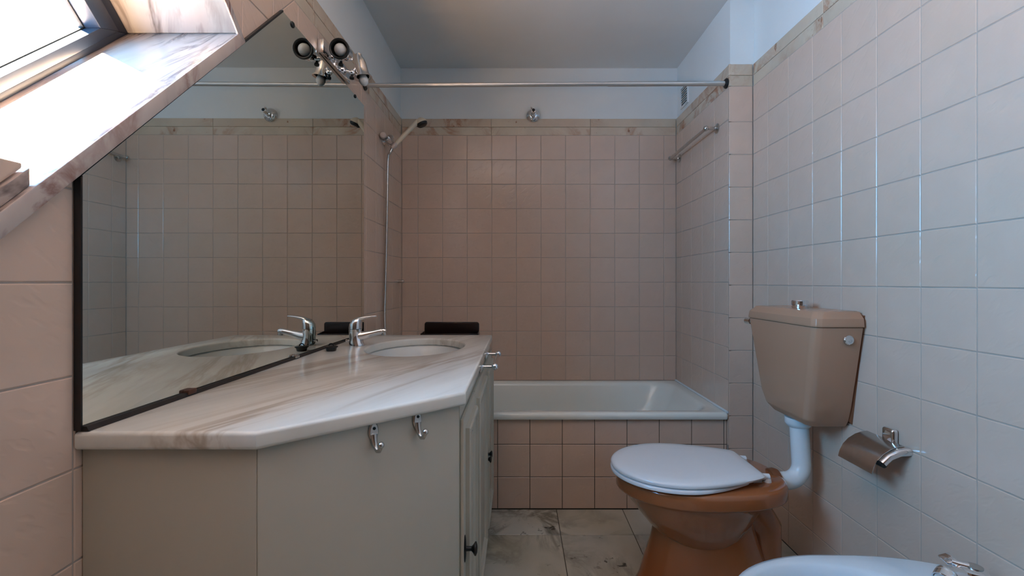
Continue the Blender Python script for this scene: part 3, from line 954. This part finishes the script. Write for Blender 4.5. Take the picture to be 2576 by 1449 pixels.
def soap_dish():
    x0, x1, zb, zt = -0.570, -0.239, 0.715, 0.8065
    t = thing('soap_shelf', 'dark brown plastic soap shelf on the back wall above the tub', 'shelf', ((x0 + x1) / 2, YB, zb))
    r = 0.014
    pts = [(x0, zb), (x1, zb)] + [(x1 - r + r * math.cos(a), zt - r + r * math.sin(a)) for a in [R(15 * k) for k in range(7)]] + [(x0 + r + r * math.cos(a), zt - r + r * math.sin(a)) for a in [R(90 + 15 * k) for k in range(7)]]
    obj('back_plate', MB().rings([[(x, YB - 0.0003, z) for x, z in pts], [(x, YB - 0.012, z) for x, z in pts]]), 'darkbrown', t, bevel=0.003)
    tr = MB().box(x0 - 0.004, x1 + 0.002, YB - 0.10, YB - 0.0122, 0.716, 0.722)
    tr.box(x0 - 0.004, x1 + 0.002, YB - 0.104, YB - 0.098, 0.716, 0.745)
    obj('tray', tr, 'darkbrown', t, bevel=0.0015)
    for xx in (x0 - 0.004, x1 - 0.002):
        obj('tray_end', MB().prism_x([(YB - 0.104, 0.716), (YB - 0.0122, 0.716), (YB - 0.0122, 0.752), (YB - 0.104, 0.745)], xx - 0.002, xx + 0.004), 'darkbrown', t, bevel=0.001)
soap_dish()

def vent():
    y0, y1, z0, z1 = 2.625, 2.728, 2.082, 2.190
    xw = XA + 0.010
    t = thing('air_vent', 'small louvred air vent high on the white alcove side wall', 'vent', (xw, 2.68, z0))
    obj('vent_back', MB().box(xw - 0.003, xw - 0.0003, y0, y1, z0, z1), 'black', t, smooth=False)
    fr = MB().box(xw - 0.010, xw - 0.0003, y0 - 0.007, y0, z0 - 0.007, z1 + 0.007).box(xw - 0.010, xw - 0.0003, y1, y1 + 0.007, z0 - 0.007, z1 + 0.007)
    fr.box(xw - 0.010, xw - 0.0003, y0, y1, z1, z1 + 0.007).box(xw - 0.010, xw - 0.0003, y0, y1, z0 - 0.007, z0)
    obj('vent_frame', fr, 'plaster', t, smooth=False)
    n = 8
    for k in range(n):
        z = z0 + (k + 0.5) * (z1 - z0) / n
        obj('slat', MB().prism_x([(y0, z - 0.0018), (y1, z - 0.0018), (y1, z + 0.0018), (y0, z + 0.0018)], xw - 0.007, xw - 0.003), 'plaster', t, smooth=False)
vent()

# ------------------------------------------------------------------ bathtub
def rrect(x0, x1, y0, y1, r, z, n=8):
    pts = []
    for cx, cy, a0 in ((x1 - r, y1 - r, 0), (x0 + r, y1 - r, 90), (x0 + r, y0 + r, 180), (x1 - r, y0 + r, 270)):
        for k in range(n + 1):
            a = R(a0 + 90 * k / n)
            pts.append((cx + r * math.cos(a), cy + r * math.sin(a), z))
    return pts
def bathtub():
    x0, x1, y0, y1 = XL + 0.0008, XA - 0.0008, 2.098, YB - 0.0008
    t = thing('bathtub', 'white enamel built-in bathtub behind the tiled apron', 'bathtub', ((x0 + x1) / 2, (y0 + y1) / 2, 0.05))
    zt = 0.450
    rings = [rrect(x0 + 0.012, x1 - 0.012, y0 + 0.030, y1 - 0.012, 0.01, zt - 0.033),
             rrect(x0, x1, y0 + 0.004, y1, 0.012, zt - 0.031), rrect(x0, x1, y0, y1, 0.012, zt - 0.022), rrect(x0, x1, y0 + 0.001, y1, 0.012, zt - 0.010),
             rrect(x0 + 0.005, x1 - 0.005, y0 + 0.008, y1 - 0.004, 0.012, zt - 0.001), rrect(x0 + 0.014, x1 - 0.014, y0 + 0.018, y1 - 0.012, 0.014, zt),
             rrect(x0 + 0.05, x1 - 0.045, y0 + 0.050, y1 - 0.035, 0.10, zt - 0.002), rrect(x0 + 0.058, x1 - 0.055, y0 + 0.060, y1 - 0.044, 0.115, zt - 0.008),
             rrect(x0 + 0.064, x1 - 0.068, y0 + 0.066, y1 - 0.050, 0.12, zt - 0.024),
             rrect(x0 + 0.085, x1 - 0.12, y0 + 0.080, y1 - 0.070, 0.13, zt - 0.12), rrect(x0 + 0.11, x1 - 0.22, y0 + 0.10, y1 - 0.09, 0.14, zt - 0.28),
             rrect(x0 + 0.14, x1 - 0.29, y0 + 0.13, y1 - 0.12, 0.14, zt - 0.35), rrect(x0 + 0.20, x1 - 0.36, y0 + 0.19, y1 - 0.18, 0.12, zt - 0.372)]
    obj('tub_shell', MB().rings(rings, False, True), 'enamel', t, ang=60)
    obj('drain', MB().lathe((x0 + 0.30, (y0 + y1) / 2, zt - 0.3718), (0, 0, 1), [(0, 0.03), (0.002, 0.03), (0.003, 0.02), (0.001, 0.01)], 24), 'chrome', t)
    obj('sealant', MB().tube([(x1 - 0.002, y0 + 0.01, zt + 0.001), (x1 - 0.002, y1, zt + 0.001)], 0.006, 8), 'pipe', t)
bathtub()

# ------------------------------------------------------------------ toilet
TY = 1.585
def oval(x0, x1, hy, z, tail=0.0, N=48, p=2.0, cy=TY):
    """egg outline, blunt end at x1 when tail > 0"""
    pts = []
    xc = x0 + (x1 - x0) * 0.45
    for k in range(N):
        a = 2 * math.pi * k / N
        c, s = math.cos(a), math.sin(a)
        e = 2.0 / p
        if c < 0:
            x = xc - (xc - x0) * abs(c)
            y = hy * math.copysign(abs(s), s)
        else:
            q = 2.0 / (2.0 + tail)
            x = xc + (x1 - xc) * abs(c) ** q
            y = hy * math.copysign(abs(s) ** q, s) * (1 - 0.10 * tail * abs(c) ** 1.5)
        pts.append((x, cy + y, z))
    return pts
def toilet():
    t = thing('toilet', 'caramel brown floor-standing toilet with closed white lid', 'toilet', (0.62, TY, 0))
    ped = [oval(0.405, 0.865, 0.130, 0.0003, 1), oval(0.405, 0.865, 0.130, 0.012, 1), oval(0.415, 0.858, 0.122, 0.03, 1), oval(0.435, 0.838, 0.112, 0.10, 1), oval(0.458, 0.815, 0.104, 0.17, 1),
           oval(0.470, 0.800, 0.100, 0.225, 1), oval(0.480, 0.790, 0.096, 0.28, 1)]
    obj('pedestal', MB().rings(ped), 'brown', t, ang=70)
    bowl = [oval(0.60, 0.70, 0.03, 0.150), oval(0.535, 0.745, 0.075, 0.160), oval(0.490, 0.770, 0.105, 0.185), oval(0.452, 0.785, 0.130, 0.222), oval(0.412, 0.80, 0.154, 0.270, 0.3), oval(0.380, 0.82, 0.170, 0.312, 0.5),
            oval(0.358, 0.850, 0.176, 0.338, 0.9), oval(0.352, 0.878, 0.180, 0.343, 1.1), oval(0.341, 0.892, 0.188, 0.347, 1.2), oval(0.339, 0.894, 0.1895, 0.352, 1.2), oval(0.340, 0.893, 0.188, 0.378, 1.2), oval(0.343, 0.890, 0.186, 0.390, 1.2), oval(0.352, 0.880, 0.178, 0.394, 1.2)]
    obj('bowl', MB().rings(bowl), 'brown', t, ang=70)
    obj('trapway', MB().tube([(0.74, TY, 0.30), (0.80, TY, 0.27), (0.845, TY, 0.21), (0.850, TY, 0.10), (0.850, TY, 0.01)], [0.07, 0.066, 0.058, 0.052, 0.056], 20), 'brown', t, ang=70)
    # white seat ring and lid with straight-cut rounded tail
    def lid_out(g, z, x1=0.795):
        xc, a, w = 0.535, 0.212 + g, 0.186 + g
        pts = []
        for k in range(33):
            an = R(90 + 180 * k / 32)
            pts.append((xc + a * math.cos(an), TY + w * math.sin(an), z))
        rr = 0.030
        tl = 0.126 + g
        xe = x1 + g
        n = 12
        side = []
        for k in range(1, n + 1):
            u = k / n
            x = xc + (xe - rr - xc) * u
            side.append((x, w - (w - tl) * u ** 1.7))
        cor = [(xe - rr + rr * math.sin(R(a_)), tl - rr * 0.9 + rr * 0.9 * math.cos(R(a_)) - 0.004) for a_ in (25, 45, 65, 90)]
        half = side + cor
        pts += [(x, TY - y, z) for x, y in half]
        pts += [(x, TY + y, z) for x, y in reversed(half)]
        return pts
    zs = 0.397
    obj('seat', MB().rings([lid_out(-0.008, zs, 0.74), lid_out(0.001, zs + 0.003, 0.745), lid_out(0.002, zs + 0.010, 0.745), lid_out(-0.004, zs + 0.0155, 0.74)]), 'seat', t, ang=60)
    zl = zs + 0.0165
    obj('lid', MB().rings([lid_out(-0.010, zl), lid_out(-0.001, zl + 0.002), lid_out(0.001, zl + 0.009), lid_out(-0.003, zl + 0.0145), lid_out(-0.012, zl + 0.0185), lid_out(-0.04, zl + 0.0205), lid_out(-0.09, zl + 0.0215)]), 'seat', t, ang=60)
    for dy in (-0.078, 0.078):
        obj('hinge', MB().tube([(0.786, TY + dy, 0.411), (0.822, TY + dy, 0.409)], 0.0105, 16).lathe((0.816, TY + dy, 0.393), (0, 0, 1), [(0, 0.014), (0.010, 0.012), (0.016, 0.009)], 16), 'seat', t)
    obj('inlet_collar', MB().lathe((0.862, TY, 0.362), (1, 0, 0), [(0, 0.030), (0.004, 0.041), (0.020, 0.044), (0.032, 0.040), (0.036, 0.033)], 26), 'rubber_brown', t, label='brown rubber inlet collar')
toilet()

def cistern():
    YC = 1.625
    t = thing('toilet_cistern', 'caramel brown wall-mounted cistern with white flush pipe', 'cistern', (1.0, YC, 0.58))
    xb = XR - 0.0085
    def ring(x, ya, yb, z, ch=0.022):
        return [(xb, ya, z), (x + ch, ya, z), (x + ch * 0.35, ya + ch * 0.30, z), (x, ya + ch, z), (x, yb - ch, z), (x + ch * 0.35, yb - ch * 0.30, z), (x + ch, yb, z), (xb, yb, z)]
    body = [ring(0.975, 1.53, 1.70, 0.572), ring(0.944, 1.492, 1.712, 0.578), ring(0.930, 1.478, 1.742, 0.600), ring(0.924, 1.466, 1.765, 0.645), ring(0.914, 1.414, 1.836, 0.908)]
    obj('tank', MB().rings(body), 'brown_p', t, bevel=0.004, seg=3, bang=18, ang=40)
    lid = [ring(0.912, 1.411, 1.839, 0.9085), ring(0.911, 1.410, 1.840, 0.913), ring(0.914, 1.413, 1.837, 0.935), ring(0.932, 1.432, 1.818, 0.956), ring(0.945, 1.445, 1.805, 0.9575)]
    obj('tank_lid', MB().rings(lid), 'brown_p', t, bevel=0.003, seg=3, bang=18, ang=40)
    obj('back_plate', MB().rings([[(XR - 0.0085, y, z) for y, z in ((1.424, 0.94), (1.83, 0.94), (1.77, 0.60), (1.48, 0.60))], [(XR - 0.0003, y, z) for y, z in ((1.420, 0.945), (1.83, 0.945), (1.77, 0.59), (1.474, 0.59))]]), 'rubber_brown', t, smooth=False)
    obj('flush_knob', MB().lathe((0.995, YC - 0.003, 0.957), (0, 0, 1), [(0, 0.0255), (0.008, 0.0265), (0.010, 0.0245), (0.012, 0.027), (0.025, 0.027), (0.0275, 0.025), (0.0277, 0.001)], 28), 'chrome', t)
    pn = Vector((0, -1, 0.13)).normalized()
    obj('side_cap', MB().lathe((1.022, 1.4240, 0.869), pn, [(0, 0.0155), (0.005, 0.0155), (0.008, 0.0135), (0.0085, 0.009), (0.007, 0.004), (0.0072, 0.0005)], 24), 'chrome', t)
    obj('inlet_valve', MB().lathe((0.945, 1.826, 0.892), (-0.35, 1, 0), [(0, 0.010), (0.022, 0.010), (0.024, 0.013), (0.048, 0.013), (0.050, 0.006)], 16), 'chrome', t)
    # flush pipe with bend
    xp = 0.985
    path = [(xp, YC - 0.015, 0.566), (xp, YC - 0.022, 0.43)]
    r = 0.055
    zc = 0.362
    yv = YC - 0.030
    path = [(xp, YC - 0.012, 0.566), (xp, YC - 0.02, 0.48)]
    for k in range(0, 10):
        a = R(90 * k / 9)
        path.append((xp - r + r * math.cos(a), YC - 0.026 - 0.010 * k / 9, zc + r - r * math.sin(a)))
    path.append((0.899, TY, zc))
    p = obj('flush_pipe', MB().tube(path, 0.0300, 22), 'pipe', t, ang=60, label='white plastic flush pipe with a bend')
    obj('pipe_nut', MB().lathe((xp, YC - 0.010, 0.574), (0, 0, -1), [(0, 0.043), (0.020, 0.043), (0.028, 0.038), (0.034, 0.032)], 26), 'pipe', p)
cistern()

def paper_holder():
    t = thing('toilet_paper_holder', 'empty chrome toilet paper holder with curved flap on the right wall', 'paper holder', (XR, 1.33, 0.57))
    obj('mount', MB().box(XR - 0.020, XR - 0.0003, 1.292, 1.334, 0.577, 0.632), 'chrome', t, bevel=0.008, seg=3)
    # curved cover sheet, thin but solid
    ya, yb = 1.268, 1.402
    prof = [(XR - 0.004 - 0.004, 0.595), (XR - 0.024, 0.593), (XR - 0.045, 0.586), (XR - 0.066, 0.573), (XR - 0.082, 0.556), (XR - 0.092, 0.537), (XR - 0.097, 0.519)]
    inner = [(x + 0.0012, z - 0.0016) for x, z in prof]
    lp = prof + inner[::-1]
    obj('flap', MB().rings([[(x, ya, z) for x, z in lp], [(x, yb, z) for x, z in lp]]), 'steel', t, ang=40)
    pth = [(XR - 0.001, ya - 0.008, 0.583), (XR - 0.030, ya - 0.008, 0.580), (XR - 0.055, ya - 0.008, 0.568), (XR - 0.074, ya - 0.008, 0.550)]
    obj('side_arm', MB().tube(pth, [0.012, 0.011, 0.010, 0.010], 14), 'chrome', t, ang=60)
    obj('roller', MB().tube([(XR - 0.072, ya - 0.012, 0.548), (XR - 0.072, yb - 0.01, 0.548)], [0.009, 0.009], 14), 'blackmetal', t)
paper_holder()

# ------------------------------------------------------------------ bidet
BY = 0.935
def bidet():
    t = thing('bidet', 'pale blue-white bidet in the lower right corner beside the toilet', 'bidet', (0.75, BY, 0))
    ov = lambda x0, x1, hy, z, tl=1.0: oval(x0, x1, hy, z, tl, 56, 2.0, BY)
    xe = XR - 0.002
    rings = [ov(0.54, xe, 0.12, 0.0003), ov(0.54, xe, 0.12, 0.02), ov(0.56, xe, 0.108, 0.12), ov(0.55, xe, 0.115, 0.21), ov(0.50, xe, 0.145, 0.28), ov(0.465, xe, 0.17, 0.335), ov(0.448, xe, 0.180, 0.365),
             ov(0.445, xe, 0.182, 0.378), ov(0.450, xe - 0.003, 0.178, 0.388), ov(0.462, xe - 0.01, 0.168, 0.391),
             ov(0.480, 0.885, 0.145, 0.390, 0.3), ov(0.487, 0.872, 0.138, 0.386, 0.2), ov(0.500, 0.86, 0.13, 0.365, 0.1), ov(0.53, 0.84, 0.112, 0.31, 0), ov(0.58, 0.80, 0.08, 0.26, 0), ov(0.64, 0.75, 0.03, 0.245, 0)]
    obj('body', MB().rings(rings), 'porcelain', t, ang=60)
bidet()

def bidet_tap():
    z0 = 0.3905
    p = Vector((0.938, 0.950, z0))
    t = thing('bidet_mixer_tap', 'chrome bidet mixer tap with raised lever and swivel nozzle', 'faucet', p)
    obj('body', MB().lathe(p, (0, 0, 1), [(0, 0.030), (0.004, 0.030), (0.010, 0.026), (0.045, 0.026), (0.060, 0.028), (0.066, 0.0265), (0.069, 0.020), (0.0685, 0.0005)], 30), 'chrome', t, ang=45)
    obj('cap_disc', MB().lathe(p + Vector((0.004, -0.002, 0.0688)), (0, 0, 1), [(0, 0.014), (0.0025, 0.014), (0.0035, 0.011), (0.0036, 0.0005)], 22), 'steel', t)
    s = obj('spout', MB().tube([p + Vector((-0.012, -0.004, 0.048)), p + Vector((-0.040, -0.008, 0.056)), p + Vector((-0.060, -0.012, 0.060))], [0.016, 0.0165, 0.0165], 20), 'chrome', t, ang=50)
    n = Vector((-0.75, -0.45, -0.30)).normalized()
    q = p + Vector((-0.066, -0.014, 0.060))
    sp = obj('nozzle', MB().ball(q, 0.0185).lathe(q, n, [(0.004, 0.0185), (0.018, 0.0185), (0.019, 0.0165), (0.016, 0.015)], 22, True, False), 'chrome', s, ang=50)
    obj('aerator', MB().lathe(q, n, [(0.010, 0.0150), (0.0165, 0.0145), (0.0168, 0.0005)], 20), 'steel', sp)
    def at(px, py, y):
        return Vector(((px - VPX) * y / F_PX, y, CAM_H - (py - VPY) * y / F_PX))
    face = [at(2361, 1401, 0.992), at(2390, 1393, 0.985), at(2411, 1417, 0.958), at(2384, 1421, 0.965)]
    nn = (face[1] - face[0]).cross(face[3] - face[0]).normalized()
    if nn.y > 0:
        nn = -nn
    obj('lever', MB().rings([[q_ for q_ in face], [q_ - nn * 0.005 for q_ in face]]), 'chrome', t, bevel=0.0015)
    c0 = (face[2] + face[3]) / 2 - nn * 0.0025
    obj('lever_neck', MB().tube([p + Vector((-0.004, 0.004, 0.066)), c0 + (face[0] - face[3]) * 0.15], [0.009, 0.006], 14), 'chrome', t)
bidet_tap()
